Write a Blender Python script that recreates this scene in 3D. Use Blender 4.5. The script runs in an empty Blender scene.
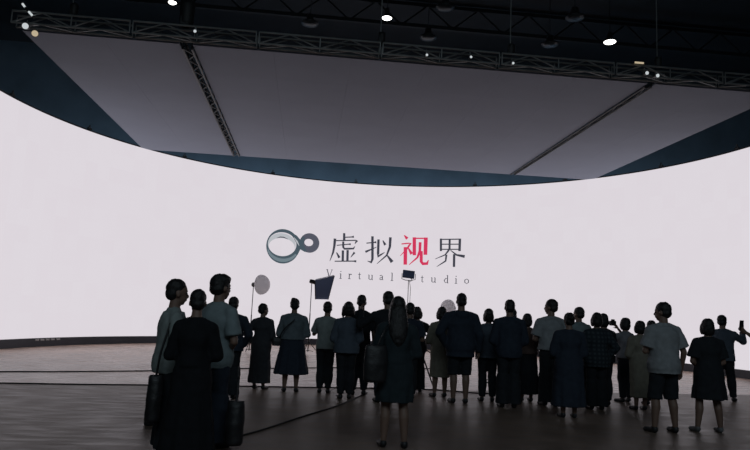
import bpy, bmesh, math, random
from mathutils import Vector, Matrix, noise
random.seed(7)
SC = bpy.context.scene
COL = SC.collection
PI = math.pi
R = math.radians

# ------------------------------------------------------------------ materials
def principled(name, color, rough=.8, metal=0., var=.0, scale=8., bump=0., bscale=60., spec=.5):
    m = bpy.data.materials.new(name); m.use_nodes = True
    nt = m.node_tree; b = nt.nodes['Principled BSDF']
    b.inputs['Roughness'].default_value = rough; b.inputs['Metallic'].default_value = metal
    b.inputs['Specular IOR Level'].default_value = spec
    tc = nt.nodes.new('ShaderNodeTexCoord')
    n = nt.nodes.new('ShaderNodeTexNoise'); n.inputs['Scale'].default_value = scale; n.inputs['Detail'].default_value = 4
    nt.links.new(tc.outputs['Object'], n.inputs['Vector'])
    r = nt.nodes.new('ShaderNodeValToRGB')
    r.color_ramp.elements[0].position = .3; r.color_ramp.elements[1].position = .7
    r.color_ramp.elements[0].color = [max(0, c*(1-var)) for c in color]+[1]
    r.color_ramp.elements[1].color = [min(1, c*(1+var)) for c in color]+[1]
    nt.links.new(n.outputs['Fac'], r.inputs['Fac']); nt.links.new(r.outputs['Color'], b.inputs['Base Color'])
    if bump:
        n2 = nt.nodes.new('ShaderNodeTexNoise'); n2.inputs['Scale'].default_value = bscale
        nt.links.new(tc.outputs['Object'], n2.inputs['Vector'])
        bp = nt.nodes.new('ShaderNodeBump'); bp.inputs['Strength'].default_value = bump; bp.inputs['Distance'].default_value = .01
        nt.links.new(n2.outputs['Fac'], bp.inputs['Height']); nt.links.new(bp.outputs['Normal'], b.inputs['Normal'])
    return m
def emitter(name, color, strength):
    m = bpy.data.materials.new(name); m.use_nodes = True
    nt = m.node_tree; b = nt.nodes['Principled BSDF']
    b.inputs['Base Color'].default_value = (.02,.02,.02,1)
    b.inputs['Roughness'].default_value = .6
    b.inputs['Specular IOR Level'].default_value = .2
    b.inputs['Emission Color'].default_value = list(color)+[1]; b.inputs['Emission Strength'].default_value = strength
    return m
def translucent(name, color, share):
    m = principled(name, color, .8, var=.04); nt = m.node_tree; b = nt.nodes['Principled BSDF']
    tr = nt.nodes.new('ShaderNodeBsdfTranslucent'); tr.inputs['Color'].default_value = list(color)+[1]
    mx = nt.nodes.new('ShaderNodeMixShader'); mx.inputs[0].default_value = share
    nt.links.new(b.outputs[0], mx.inputs[1]); nt.links.new(tr.outputs[0], mx.inputs[2])
    nt.links.new(mx.outputs[0], nt.nodes['Material Output'].inputs['Surface']); return m
_cloth = {}
def cloth(c):
    if c not in _cloth:
        _cloth[c] = principled('fabric', c, .9, var=.12, scale=14, bump=.25, bscale=180, spec=.25)
    return _cloth[c]
def plaid(c1, c2):
    m = principled('plaid_fabric', c1, .9, spec=.25); nt = m.node_tree; b = nt.nodes['Principled BSDF']
    tc = nt.nodes.new('ShaderNodeTexCoord'); w = nt.nodes.new('ShaderNodeTexWave'); w.bands_direction = 'Z'; w.inputs['Scale'].default_value = 4.5
    w2 = nt.nodes.new('ShaderNodeTexWave'); w2.bands_direction = 'X'; w2.inputs['Scale'].default_value = 4.5
    mm = nt.nodes.new('ShaderNodeMath'); mm.operation = 'MULTIPLY'
    mx = nt.nodes.new('ShaderNodeMix'); mx.data_type = 'RGBA'
    mx.inputs[6].default_value = list(c1)+[1]; mx.inputs[7].default_value = list(c2)+[1]
    nt.links.new(tc.outputs['Object'], w.inputs['Vector']); nt.links.new(tc.outputs['Object'], w2.inputs['Vector'])
    nt.links.new(w.outputs['Fac'], mm.inputs[0]); nt.links.new(w2.outputs['Fac'], mm.inputs[1])
    nt.links.new(mm.outputs[0], mx.inputs[0]); nt.links.new(mx.outputs[2], b.inputs['Base Color'])
    return m

M = dict(
    steel=principled('dull_truss_steel', (.26,.27,.27), .45, .5, var=.3, scale=3),
    alu=principled('dull_aluminium', (.16,.165,.17), .38, .9, var=.2, scale=3),
    black=principled('black_paint', (.012,.013,.016), .5, var=.2),
    rubber=principled('black_rubber', (.01,.01,.011), .6, var=.2),
    plinth=principled('dark_plinth', (.035,.04,.055), .5, var=.2, scale=1.5),
    panelback=principled('screen_cabinet', (.02,.022,.026), .5, var=.2),
    skin=principled('skin', (.21,.13,.098), .55, var=.06, scale=20),
    hair=principled('black_hair', (.012,.011,.012), .5, var=.4, scale=40, bump=.6, bscale=120),
    hair2=principled('brown_black_hair', (.024,.017,.014), .5, var=.4, scale=40, bump=.6, bscale=120),
    shoe=principled('dark_shoe', (.02,.02,.022), .5, var=.2),
    shoe2=principled('grey_shoe', (.14,.14,.145), .6, var=.2),
    leather=principled('black_leather', (.016,.016,.018), .5, var=.3, bump=.3),
    softfab=translucent('softbox_fabric', (.20,.25,.36), .6),
    diffuser=translucent('white_diffuser', (.93,.93,.95), .8),
    phone=principled('phone_glass', (.015,.016,.02), .2, var=.1),
    lampmetal=principled('lamp_housing', (.05,.05,.053), .4, .6, var=.2),
    frosted=principled('unlit_lens', (.05,.052,.055), .35, var=.1),
    lit=emitter('lit_lamp', (1,.97,.92), 6.),
    litwarm=emitter('warm_lamp', (1,.82,.55), .5),
    litcool=emitter('cool_lamp', (.9,.97,1), .6),
    white=principled('white_plastic', (.6,.6,.6), .5, var=.05),
    eye=principled('eye', (.03,.02,.02), .2),
)

# ------------------------------------------------------------------ objects
def link(o, parent=None):
    COL.objects.link(o)
    if parent: o.parent = parent
    return o
def from_bm(name, bm, mat, parent=None, smooth=False):
    me = bpy.data.meshes.new(name); bmesh.ops.recalc_face_normals(bm, faces=bm.faces); bm.to_mesh(me); bm.free()
    if smooth:
        for p in me.polygons: p.use_smooth = True
    o = bpy.data.objects.new(name, me); me.materials.append(mat)
    return link(o, parent)
def tag(o, label, cat=None, group=None, kind=None):
    if label: o['label'] = label
    if cat: o['category'] = cat
    if group: o['group'] = group
    if kind: o['kind'] = kind
    return o
def thing(name, label, cat, loc=(0,0,0), rz=0, group=None):
    o = bpy.data.objects.new(name, None); o.empty_display_size = .1
    link(o); o.location = loc; o.rotation_euler = (0,0,rz)
    return tag(o, label, cat, group)

# ------------------------------------------------------------------ shapes (into a bmesh)
def ring_faces(bm, rings, closed=True, cap=True):
    for a, b in zip(rings, rings[1:]):
        n = len(a)
        for i in range(n if closed else n-1):
            bm.faces.new((a[i], a[(i+1)%n], b[(i+1)%n], b[i]))
    if cap:
        bm.faces.new(rings[0][::-1]); bm.faces.new(rings[-1])
def frame(d):
    d = d.normalized(); up = Vector((0,0,1)) if abs(d.z) < .9 else Vector((0,1,0))
    u = d.cross(up).normalized(); return d, u, d.cross(u).normalized()
def lathe(bm, a, b, prof, seg=12, cap=True):
    """prof: (t along a->b in metres from a, radius)"""
    a = Vector(a); b = Vector(b); d, u, v = frame(b-a); rings = []
    for t, r in prof:
        c = a+d*t
        rings.append([bm.verts.new(c+(u*math.cos(2*PI*k/seg)+v*math.sin(2*PI*k/seg))*max(r,1e-4)) for k in range(seg)])
    ring_faces(bm, rings, True, cap)
def tube(bm, a, b, r, seg=8, r2=None):
    lathe(bm, a, b, [(0, r), ((Vector(b)-Vector(a)).length, r if r2 is None else r2)], seg)
def capsule(bm, a, b, ra, rb, seg=14, flat=False):
    L = (Vector(b)-Vector(a)).length
    if flat: prof = [(0,ra),(L,rb)]
    else:
        prof = [(-ra*math.cos(t*PI/8), ra*math.sin(t*PI/8)) for t in range(0,4)] + [(0,ra),(L,rb)] + [(L+rb*math.sin(t*PI/8), rb*math.cos(t*PI/8)) for t in range(1,5)]
    if flat == 'end':
        prof = [(-ra*math.cos(t*PI/8), ra*math.sin(t*PI/8)) for t in range(0,4)] + [(0,ra),(L,rb)]
    lathe(bm, a, b, prof, seg)
def ellipsoid(bm, c, r, seg=18, rot=None):
    c = Vector(c); rings = []
    for i in range(1, 10):
        t = PI*i/10; ring = []
        for k in range(seg):
            p = Vector((r[0]*math.sin(t)*math.cos(2*PI*k/seg), r[1]*math.sin(t)*math.sin(2*PI*k/seg), -r[2]*math.cos(t)))
            if rot: p = rot @ p
            ring.append(bm.verts.new(c+p))
        rings.append(ring)
    ring_faces(bm, rings)
def loft(bm, levels, seg=32, n=0, amp=0., ph=0.):
    """levels: (z, rx, ry, cx, cy[, fold weight])"""
    rings = []
    for lv in levels:
        z, rx, ry, cx, cy = lv[:5]; w = lv[5] if len(lv) > 5 else 0
        ring = []
        for k in range(seg):
            a = 2*PI*k/seg; f = 1+w*amp*(math.cos(n*a+ph)+.5*math.cos((n*2-1)*a+2*ph))
            ring.append(bm.verts.new((cx+rx*f*math.cos(a), cy+ry*f*math.sin(a), z)))
        rings.append(ring)
    ring_faces(bm, rings)
def box(bm, c, s, rot=None):
    c = Vector(c); vs = []
    for dx in (-.5,.5):
        for dy in (-.5,.5):
            for dz in (-.5,.5):
                p = Vector((dx*s[0], dy*s[1], dz*s[2]))
                if rot: p = rot @ p
                vs.append(bm.verts.new(c+p))
    for f in ((0,1,3,2),(4,6,7,5),(0,4,5,1),(2,3,7,6),(0,2,6,4),(1,5,7,3)): bm.faces.new([vs[i] for i in f])
def bevel(bm, w=.01, seg=2):
    bmesh.ops.bevel(bm, geom=list(bm.edges), offset=w, segments=seg, affect='EDGES', profile=.5)
def polytube(bm, pts, r, seg=8):
    pts = [Vector(p) for p in pts]; rings = []
    for i, p in enumerate(pts):
        d = pts[min(i+1,len(pts)-1)]-pts[max(i-1,0)]; d, u, v = frame(d)
        rings.append([bm.verts.new(p+(u*math.cos(2*PI*k/seg)+v*math.sin(2*PI*k/seg))*r) for k in range(seg)])
    ring_faces(bm, rings)
def BM(): return bmesh.new()
def catmull(pts, n=8):
    P = [Vector(p) for p in pts]; P = [P[0]*2-P[1]]+P+[P[-1]*2-P[-2]]; out = []
    for i in range(1, len(P)-2):
        for k in range(n):
            t = k/n; a, b, c, d = P[i-1:i+3]
            out.append(.5*((2*b)+(c-a)*t+(2*a-5*b+4*c-d)*t*t+(3*b-a-3*c+d)*t**3))
    out.append(P[-2]); return out

CLOUD = bpy.data.textures.new('cloth_folds', 'CLOUDS'); CLOUD.noise_scale = .11; CLOUD.noise_depth = 1
CLOUD2 = bpy.data.textures.new('hair_locks', 'CLOUDS'); CLOUD2.noise_scale = .035; CLOUD2.noise_depth = 1
def blob(name, bm, mat, parent, voxel=.012, smooth=3, disp=0., tex=None, floor=None):
    """one continuous surface grown round everything in the bmesh"""
    bmesh.ops.recalc_face_normals(bm, faces=bm.faces)
    me = bpy.data.meshes.new('seed'); bm.to_mesh(me); bm.free()
    t = bpy.data.objects.new('seed', me); COL.objects.link(t)
    m = t.modifiers.new('r','REMESH'); m.mode = 'VOXEL'; m.voxel_size = voxel; m.use_smooth_shade = True
    if disp:
        d = t.modifiers.new('d','DISPLACE'); d.texture = tex or CLOUD; d.strength = disp; d.mid_level = .5; d.texture_coords = 'LOCAL'
    if smooth:
        s = t.modifiers.new('s','SMOOTH'); s.factor = .5; s.iterations = smooth
    dg = bpy.context.evaluated_depsgraph_get(); dg.update()
    out = bpy.data.meshes.new_from_object(t.evaluated_get(dg), depsgraph=dg)
    bpy.data.objects.remove(t); bpy.data.meshes.remove(me)
    out.name = name; out.materials.clear(); out.materials.append(mat)
    if floor is not None:
        for v in out.vertices:
            if v.co.z < floor: v.co.z = floor
    for p in out.polygons: p.use_smooth = True
    return link(bpy.data.objects.new(name, out), parent)

# ------------------------------------------------------------------ the set, measured
CX, CY, RAD = 2.293, 16.395, 10.987         # plan circle of the curved screen
ZB, ZT = .249, 6.978                        # lit picture from / to
def arc(s, z, inset=0.):
    p = s/RAD; r = RAD-inset
    return Vector((CX+r*math.sin(p), CY+r*math.cos(p), z))
GLYPHS = {
 'xu': [
  [(-0.839,4.775,0.034), (-0.822,4.450,0.038)],
  [(-0.816,4.595,0.016), (-0.500,4.629,0.018), (-0.410,4.644,0.036)],
  [(-1.229,4.423,0.016), (-0.312,4.495,0.018), (-0.266,4.484,0.036), (-0.350,4.343,0.009)],
  [(-1.225,4.514,0.041), (-1.235,4.197,0.036), (-1.275,3.916,0.029), (-1.398,3.532,0.007)],
  [(-1.137,4.226,0.014), (-0.620,4.309,0.016), (-0.530,4.314,0.032)],
  [(-0.861,4.411,0.032), (-0.849,4.168,0.032), (-0.795,4.099,0.029), (-0.407,4.131,0.027), (-0.340,4.235,0.007)],
  [(-0.855,4.028,0.036), (-0.840,3.570,0.036)],
  [(-0.652,4.054,0.036), (-0.638,3.581,0.036)],
  [(-1.130,3.925,0.014), (-0.992,3.700,0.041)],
  [(-0.345,3.972,0.034), (-0.506,3.746,0.007)],
  [(-1.191,3.540,0.016), (-0.380,3.591,0.018), (-0.254,3.589,0.036)],
 ],
 'ni': [
  [(0.147,4.398,0.016), (0.485,4.448,0.018), (0.575,4.462,0.036)],
  [(0.396,4.712,0.038), (0.440,3.729,0.038), (0.388,3.578,0.036), (0.223,3.628,0.007)],
  [(0.119,4.016,0.034), (0.593,4.249,0.009)],
  [(0.665,4.589,0.036), (0.675,3.845,0.038), (0.956,4.039,0.009)],
  [(0.852,4.553,0.014), (0.969,4.358,0.043)],
  [(1.177,4.705,0.041), (1.171,4.285,0.036), (1.051,3.917,0.025), (0.635,3.522,0.007)],
  [(1.031,3.961,0.014), (1.298,3.634,0.054)],
 ],
 'shi': [
  [(1.771,4.821,0.014), (1.912,4.671,0.050)],
  [(1.668,4.434,0.018), (1.974,4.477,0.020), (2.064,4.481,0.032), (1.902,4.216,0.023), (1.634,3.915,0.007)],
  [(1.845,4.304,0.054), (1.865,3.545,0.054)],
  [(1.944,4.308,0.014), (2.126,4.015,0.050)],
  [(2.213,4.745,0.052), (2.241,3.965,0.052)],
  [(2.214,4.700,0.020), (2.733,4.716,0.020)],
  [(2.713,4.751,0.059), (2.716,4.000,0.056)],
  [(2.473,4.540,0.043), (2.473,4.154,0.041), (2.375,3.871,0.029), (2.027,3.547,0.009)],
  [(2.531,4.156,0.047), (2.547,3.705,0.047), (2.617,3.613,0.045), (2.805,3.624,0.045), (2.858,3.783,0.009)],
 ],
 'jie': [
  [(3.363,4.722,0.034), (3.379,4.181,0.034)],
  [(4.178,4.735,0.038), (4.175,4.197,0.038)],
  [(3.364,4.686,0.018), (4.179,4.709,0.018)],
  [(3.370,4.478,0.016), (4.176,4.493,0.016)],
  [(3.377,4.257,0.016), (4.181,4.274,0.016)],
  [(3.740,4.707,0.032), (3.745,4.225,0.032)],
  [(3.718,4.233,0.029), (3.563,4.023,0.020), (3.139,3.832,0.007)],
  [(3.794,4.222,0.011), (4.054,4.030,0.027), (4.403,3.969,0.045)],
  [(3.621,4.034,0.029), (3.593,3.760,0.025), (3.221,3.507,0.007)],
  [(3.951,4.059,0.036), (3.957,3.515,0.036)],
 ],
}
SUBTITLE = [('V',-1.384,2.847), ('i',-0.895,2.818), ('r',-0.503,2.826), ('t',-0.090,2.830), ('u',0.398,2.828), ('a',0.862,2.841), ('l',1.319,2.836), ('S',2.097,2.826), ('t',2.611,2.821), ('u',3.103,2.826), ('d',3.636,2.823), ('i',4.062,2.820), ('o',4.511,2.817)]
FILL = 400.
BACKL = 950.
# ------------------------------------------------------------------ camera
yaw, pit, rol = .1011320083, .1347943105, .0449305785
fw = Vector((math.sin(yaw)*math.cos(pit), math.cos(yaw)*math.cos(pit), math.sin(pit)))
r0 = Vector((math.cos(yaw), -math.sin(yaw), 0)); u0 = r0.cross(fw)
r2 = r0*math.cos(rol)+u0*math.sin(rol); u2 = u0*math.cos(rol)-r0*math.sin(rol)
cam = bpy.data.cameras.new('camera'); co = link(bpy.data.objects.new('camera', cam))
cam.sensor_fit = 'HORIZONTAL'; cam.sensor_width = 36; cam.lens = 638.673*36/750; cam.clip_end = 200
mw = Matrix((r2, u2, -fw)).transposed().to_4x4(); mw.translation = Vector((0,0,1.48)); co.matrix_world = mw
SC.camera = co
SC.view_settings.view_transform = 'Standard'; SC.view_settings.look = 'None'; SC.view_settings.exposure = 0; SC.view_settings.gamma = 1
SC.view_settings.use_curve_mapping = False

# ------------------------------------------------------------------ hall shell
def floor_material():
    m = bpy.data.materials.new('polished_concrete'); m.use_nodes = True; nt = m.node_tree; b = nt.nodes['Principled BSDF']
    tc = nt.nodes.new('ShaderNodeTexCoord')
    n1 = nt.nodes.new('ShaderNodeTexNoise'); n1.inputs['Scale'].default_value = .8; n1.inputs['Detail'].default_value = 6; n1.inputs['Roughness'].default_value = .65
    mp = nt.nodes.new('ShaderNodeMapping'); mp.inputs['Scale'].default_value = (.6, 2.6, 1)
    n2 = nt.nodes.new('ShaderNodeTexNoise'); n2.inputs['Scale'].default_value = 3.; n2.inputs['Detail'].default_value = 5
    nt.links.new(tc.outputs['Object'], n1.inputs['Vector']); nt.links.new(tc.outputs['Object'], mp.inputs['Vector']); nt.links.new(mp.outputs['Vector'], n2.inputs['Vector'])
    r = nt.nodes.new('ShaderNodeValToRGB'); r.color_ramp.elements[0].position = .38; r.color_ramp.elements[1].position = .62
    r.color_ramp.elements[0].color = (.105,.085,.076,1); r.color_ramp.elements[1].color = (.23,.19,.172,1)
    ad = nt.nodes.new('ShaderNodeMath'); ad.operation = 'MULTIPLY_ADD'; ad.inputs[1].default_value = .5
    ml = nt.nodes.new('ShaderNodeMath'); ml.operation = 'MULTIPLY'; ml.inputs[1].default_value = .5
    nt.links.new(n1.outputs['Fac'], ml.inputs[0]); nt.links.new(n2.outputs['Fac'], ad.inputs[0]); nt.links.new(ml.outputs[0], ad.inputs[2])
    nt.links.new(ad.outputs[0], r.inputs['Fac']); nt.links.new(r.outputs['Color'], b.inputs['Base Color'])
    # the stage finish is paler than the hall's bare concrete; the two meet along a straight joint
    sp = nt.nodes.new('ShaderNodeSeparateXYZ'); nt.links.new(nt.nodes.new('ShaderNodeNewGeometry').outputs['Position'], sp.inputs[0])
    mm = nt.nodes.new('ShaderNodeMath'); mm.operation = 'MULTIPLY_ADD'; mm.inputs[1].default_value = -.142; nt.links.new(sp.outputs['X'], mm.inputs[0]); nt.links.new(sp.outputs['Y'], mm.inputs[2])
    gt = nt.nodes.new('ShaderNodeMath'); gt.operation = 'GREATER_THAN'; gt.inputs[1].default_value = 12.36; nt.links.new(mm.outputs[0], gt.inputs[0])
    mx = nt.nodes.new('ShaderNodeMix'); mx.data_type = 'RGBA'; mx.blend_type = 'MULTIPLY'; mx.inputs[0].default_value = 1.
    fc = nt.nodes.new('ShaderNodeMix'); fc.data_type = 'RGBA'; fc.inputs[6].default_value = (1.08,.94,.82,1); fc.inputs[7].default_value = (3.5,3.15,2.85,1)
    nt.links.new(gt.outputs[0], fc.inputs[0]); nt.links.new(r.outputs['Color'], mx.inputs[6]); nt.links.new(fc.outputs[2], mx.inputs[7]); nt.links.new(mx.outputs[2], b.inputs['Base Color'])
    rr = nt.nodes.new('ShaderNodeMapRange'); rr.inputs['From Min'].default_value = .3; rr.inputs['From Max'].default_value = .7; rr.inputs['To Min'].default_value = .36; rr.inputs['To Max'].default_value = .55
    nt.links.new(n2.outputs['Fac'], rr.inputs['Value']); rs = nt.nodes.new('ShaderNodeMath'); rs.operation = 'MULTIPLY_ADD'; rs.inputs[1].default_value = -.15; nt.links.new(gt.outputs[0], rs.inputs[0]); nt.links.new(rr.outputs[0], rs.inputs[2]); nt.links.new(rs.outputs[0], b.inputs['Roughness'])
    b.inputs['Specular IOR Level'].default_value = FLOOR_SPEC
    bp = nt.nodes.new('ShaderNodeBump'); bp.inputs['Strength'].default_value = .15; bp.inputs['Distance'].default_value = .004
    nt.links.new(n2.outputs['Fac'], bp.inputs['Height']); nt.links.new(bp.outputs['Normal'], b.inputs['Normal'])
    return m
FLOOR_SPEC = .24
X0, X1, Y0, Y1, ZR = -19., 23., -9., 30.5, 13.4
def slab(name, c, s, mat):
    bm = BM(); box(bm, c, s); o = from_bm(name, bm, mat); o['kind'] = 'structure'; return o
slab('floor', ((X0+X1)/2,(Y0+Y1)/2,-.1), (X1-X0,Y1-Y0,.2), floor_material())
roofm = principled('dark_roof', (.010,.011,.013), .8, var=.3, scale=1)
hallm = principled('teal_hall_wall', (.15,.20,.25), .9, var=.15, scale=.8)
backm = principled('hall_wall_paint', (.12,.13,.14), .9, var=.1)
slab('ceiling', ((X0+X1)/2,(Y0+Y1)/2,ZR+.1), (X1-X0,Y1-Y0,.2), roofm)
slab('wall_far', ((X0+X1)/2,Y1+.1,ZR/2), (X1-X0,.2,ZR), hallm)
slab('wall_left', (X0-.1,(Y0+Y1)/2,ZR/2), (.2,Y1-Y0,ZR), hallm)
slab('wall_right', (X1+.1,(Y0+Y1)/2,ZR/2), (.2,Y1-Y0,ZR), hallm)
slab('wall_back', ((X0+X1)/2,Y0-.1,ZR/2), (X1-X0,.2,ZR), backm)
for i, y in enumerate((11., 17., 23.)):                # roof beams
    bm = BM()
    for z in (12.4, 13.25): box(bm, ((X0+X1)/2, y, z), (X1-X0, .14, .14))
    n = 21
    for k in range(n):
        x = X0+(X1-X0)*k/n; dx = (X1-X0)/n
        tube(bm, (x,y,12.4), (x+dx/2,y,13.25), .035, 6); tube(bm, (x+dx/2,y,13.25), (x+dx,y,12.4), .035, 6)
    o = from_bm('trim_%d' % (i+1), bm, roofm); o['kind'] = 'structure'

# ------------------------------------------------------------------ the curved screen
def screen_material():
    m = bpy.data.materials.new('lit_screen'); m.use_nodes = True; nt = m.node_tree; b = nt.nodes['Principled BSDF']
    uv = nt.nodes.new('ShaderNodeUVMap'); sn = nt.nodes.new('ShaderNodeVectorMath'); sn.operation = 'SNAP'; sn.inputs[1].default_value = (.5,.5,.5)
    wn = nt.nodes.new('ShaderNodeTexWhiteNoise'); wn.noise_dimensions = '2D'
    nt.links.new(uv.outputs['UV'], sn.inputs[0]); nt.links.new(sn.outputs['Vector'], wn.inputs['Vector'])
    mx = nt.nodes.new('ShaderNodeMix'); mx.data_type = 'RGBA'
    mx.inputs[6].default_value = (.708,.660,.706,1); mx.inputs[7].default_value = (.716,.672,.717,1)
    nt.links.new(wn.outputs['Value'], mx.inputs[0]); nt.links.new(mx.outputs[2], b.inputs['Emission Color'])
    b.inputs['Base Color'].default_value = (.015,.015,.015,1); b.inputs['Roughness'].default_value = .6; b.inputs['Specular IOR Level'].default_value = .2
    b.inputs['Emission Strength'].default_value = 1.
    return m
wall = thing('curved_led_wall', 'huge curved white glowing screen wrapping round the crowd with a logo on it', 'screen', (CX,CY,0))
WL = Vector((CX,CY,0))
PH = R(84.8)
def arc_strip(name, r_in, r_out, z0, z1, mat, n=180, uvs=False):
    bm = BM(); rings = []
    for k in range(n+1):
        p = -PH+2*PH*k/n
        rings.append([bm.verts.new((r*math.sin(p), r*math.cos(p), z)) for r, z in ((r_in,z0),(r_in,z1),(r_out,z1),(r_out,z0))])
    ring_faces(bm, rings)
    if uvs:
        ul = bm.loops.layers.uv.new('UVMap')
        for f in bm.faces:
            for l in f.loops: l[ul].uv = (math.atan2(l.vert.co.x, l.vert.co.y)*RAD, l.vert.co.z)
    return from_bm(name, bm, mat, wall, False)
arc_strip('picture', RAD, RAD+.04, ZB, ZT, screen_material(), uvs=True)
arc_strip('cabinet', RAD+.045, RAD+.22, 0.02, ZT+.02, M['panelback'])
arc_strip('plinth', RAD-.06, RAD+.2, 0, ZB-.004, M['plinth'])
arc_strip('top_rail', RAD-.01, RAD+.04, ZT+.002, ZT+.045, M['panelback'])
for p in (-1.397,-1.092,-.721,-.372,-.04,.434,.781,1.135,1.405):      # lifting brackets along the top
    bm = BM(); c = Vector((RAD*math.sin(p), RAD*math.cos(p), ZT+.05)); rt = Matrix.Rotation(-p,3,'Z')
    box(bm, c+Vector((0,0,.03)), (.16,.06,.05), rt); tube(bm, c+rt@Vector((-.05,0,.03)), c+rt@Vector((0,0,.16)), .014, 6); tube(bm, c+rt@Vector((.05,0,.03)), c+rt@Vector((0,0,.16)), .014, 6)
    from_bm('lifting_bracket', bm, M['alu'], wall)
for p in (-1.206,-1.187,-1.168,-1.15,-1.13):
    bm = BM(); box(bm, ((RAD-.075)*math.sin(p), (RAD-.075)*math.cos(p), .2), (.13,.03,.05), Matrix.Rotation(-p,3,'Z'))
    from_bm('cable_cover', bm, M['white'], wall)
# picture content: everything lies in the screen's own plane
g_dark = emitter('picture_grey', (.045,.047,.065), 1.); g_red = emitter('picture_red', (.62,.035,.10), 1.)
g_teal = emitter('picture_teal', (.060,.090,.112), 1.); g_light = emitter('picture_pale', (.47,.49,.52), 1.); g_violet = emitter('picture_violet', (.085,.09,.12), 1.); g_mid = emitter('picture_mid', (.16,.21,.24), 1.)
def brush(bm, pts, inset=.012):
    """variable-width stroke; pts = (s, z, half width)"""
    q = []
    for (a, b) in zip(pts, pts[1:]):
        n = max(1, int(math.hypot(b[0]-a[0], b[1]-a[1])/.12))
        for k in range(n): q.append([a[j]+(b[j]-a[j])*k/n for j in range(3)])
    q.append(list(pts[-1])); rings = []
    for i in range(len(q)):
        a = q[max(i-1,0)]; b = q[min(i+1,len(q)-1)]; dx, dz = b[0]-a[0], b[1]-a[1]; L = math.hypot(dx,dz) or 1
        nx, nz = -dz/L*q[i][2], dx/L*q[i][2]
        rings.append([bm.verts.new(arc(q[i][0]+nx, q[i][1]+nz, inset)-WL), bm.verts.new(arc(q[i][0]-nx, q[i][1]-nz, inset)-WL)])
    for a, b in zip(rings, rings[1:]): bm.faces.new((a[0],a[1],b[1],b[0]))
for k, strokes in GLYPHS.items():
    bm = BM()
    for st in strokes: brush(bm, [(a, b, c*1.42) for a, b, c in st])
    from_bm('title_character', bm, g_red if k == 'shi' else g_dark, wall)
LET = {  # strokes in x-height units, origin at baseline centre
 'V': [[(-.5,1.55,.09),(0,0,.1)],[(.5,1.55,.04),(0,0,.05)],[(-.7,1.55,.04),(-.3,1.55,.04)],[(.3,1.55,.04),(.68,1.55,.04)]],
 'i': [[(0,0,.09),(0,1,.09)],[(-.25,0,.04),(.25,0,.04)],[(-.22,1,.04),(.05,1,.06)],[(-.09,1.45,.1),(.09,1.45,.1)]],
 'r': [[(-.1,0,.09),(-.1,1,.09)],[(-.35,0,.04),(.2,0,.04)],[(-.32,1,.04),(-.05,1,.06)],[(-.1,.7,.04),(.15,.98,.08),(.4,.9,.11)]],
 't': [[(0,1.4,.04),(0,.15,.09),(.12,.02,.07),(.32,.12,.03)],[(-.28,1,.05),(.3,1,.05)]],
 'u': [[(-.35,1,.09),(-.35,.2,.09),(-.1,.02,.07),(.3,.25,.04)],[(.3,1,.09),(.3,0,.09)],[(-.55,1,.04),(-.35,1,.05)],[(.1,1,.04),(.3,1,.05)],[(.3,0,.04),(.5,.03,.04)]],
 'a': [[(-.35,.85,.09),(-.05,1,.06),(.2,.8,.09),(.2,.05,.09),(.42,.03,.04)],[(.2,.6,.04),(-.3,.4,.08),(-.3,.1,.08),(-.05,.02,.06),(.2,.2,.04)]],
 'l': [[(0,0,.09),(0,1.6,.09)],[(-.28,0,.04),(.28,0,.04)],[(-.25,1.58,.04),(0,1.6,.06)]],
 'S': [[(.4,1.25,.05),(.1,1.58,.06),(-.35,1.3,.09),(-.25,.95,.1),(.25,.65,.1),(.4,.3,.09),(.05,0,.06),(-.42,.3,.05)]],
 'd': [[(.3,0,.09),(.3,1.6,.09)],[(.3,.85,.05),(-.05,1,.06),(-.4,.5,.1),(-.1,.02,.06),(.3,.2,.05)],[(.08,1.58,.04),(.3,1.6,.05)],[(.3,0,.04),(.5,.03,.04)]],
 'o': [[(0,1,.05),(-.38,.75,.09),(-.38,.3,.09),(0,0,.05),(.38,.3,.09),(.38,.75,.09),(0,1,.05)]],
}
for c, s, z in SUBTITLE:
    bm = BM(); h = .205
    for st in LET[c]: brush(bm, [(s+x*h, z+y*h, max(w*h,.011)) for x, y, w in st])
    from_bm('subtitle_letter', bm, g_dark, wall)
def ring(bm, o, i, a0=0, a1=360, inset=.012):
    n = 72; rs = []
    for k in range(n+1):
        a = R(a0+(a1-a0)*k/n)
        rs.append([bm.verts.new(arc(e[0]+e[2]*math.cos(a), e[1]+e[3]*math.sin(a), inset)-WL) for e in (o, i)])
    for a, b in zip(rs, rs[1:]): bm.faces.new((a[0],a[1],b[1],b[0]))
emb = BM(); ring(emb, (-3.454,4.015,.716,.722), (-3.49,4.10,.612,.50)); eo = from_bm('emblem', emb, g_teal, wall)
b = BM(); ring(b, (-3.507,4.09,.60,.47), (-3.50,3.985,.56,.37), -20, 200, .013); from_bm('emblem_inner_band', b, g_light, eo)
b = BM(); brush(b, [(-3.75,4.33,.006),(-3.6,4.39,.02),(-3.45,4.395,.022),(-3.25,4.33,.006)], .015); from_bm('emblem_line', b, g_dark, eo)
b = BM(); ring(b, (-3.452,4.02,.70,.66), (-3.45,4.10,.68,.60), 200, 330, .014); from_bm('emblem_sheen', b, g_mid, eo)
b = BM(); ring(b, (-2.317,4.245,.425,.416), (-2.351,4.262,.19,.155)); from_bm('emblem_small_loop', b, g_violet, eo)
b = BM(); brush(b, [(-3.15,4.60,.03),(-2.95,4.45,.09),(-2.76,4.22,.12),(-2.62,4.02,.11),(-2.45,3.88,.05)], .016); brush(b, [(-2.86,3.72,.06),(-2.74,4.02,.07),(-2.66,4.25,.09),(-2.58,4.48,.05)], .016); from_bm('emblem_crossing', b, g_teal, eo)
b = BM(); brush(b, [(-3.0,4.42,.01),(-2.86,4.26,.035),(-2.76,4.1,.01)], .018); from_bm('emblem_glint', b, g_light, eo)

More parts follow.
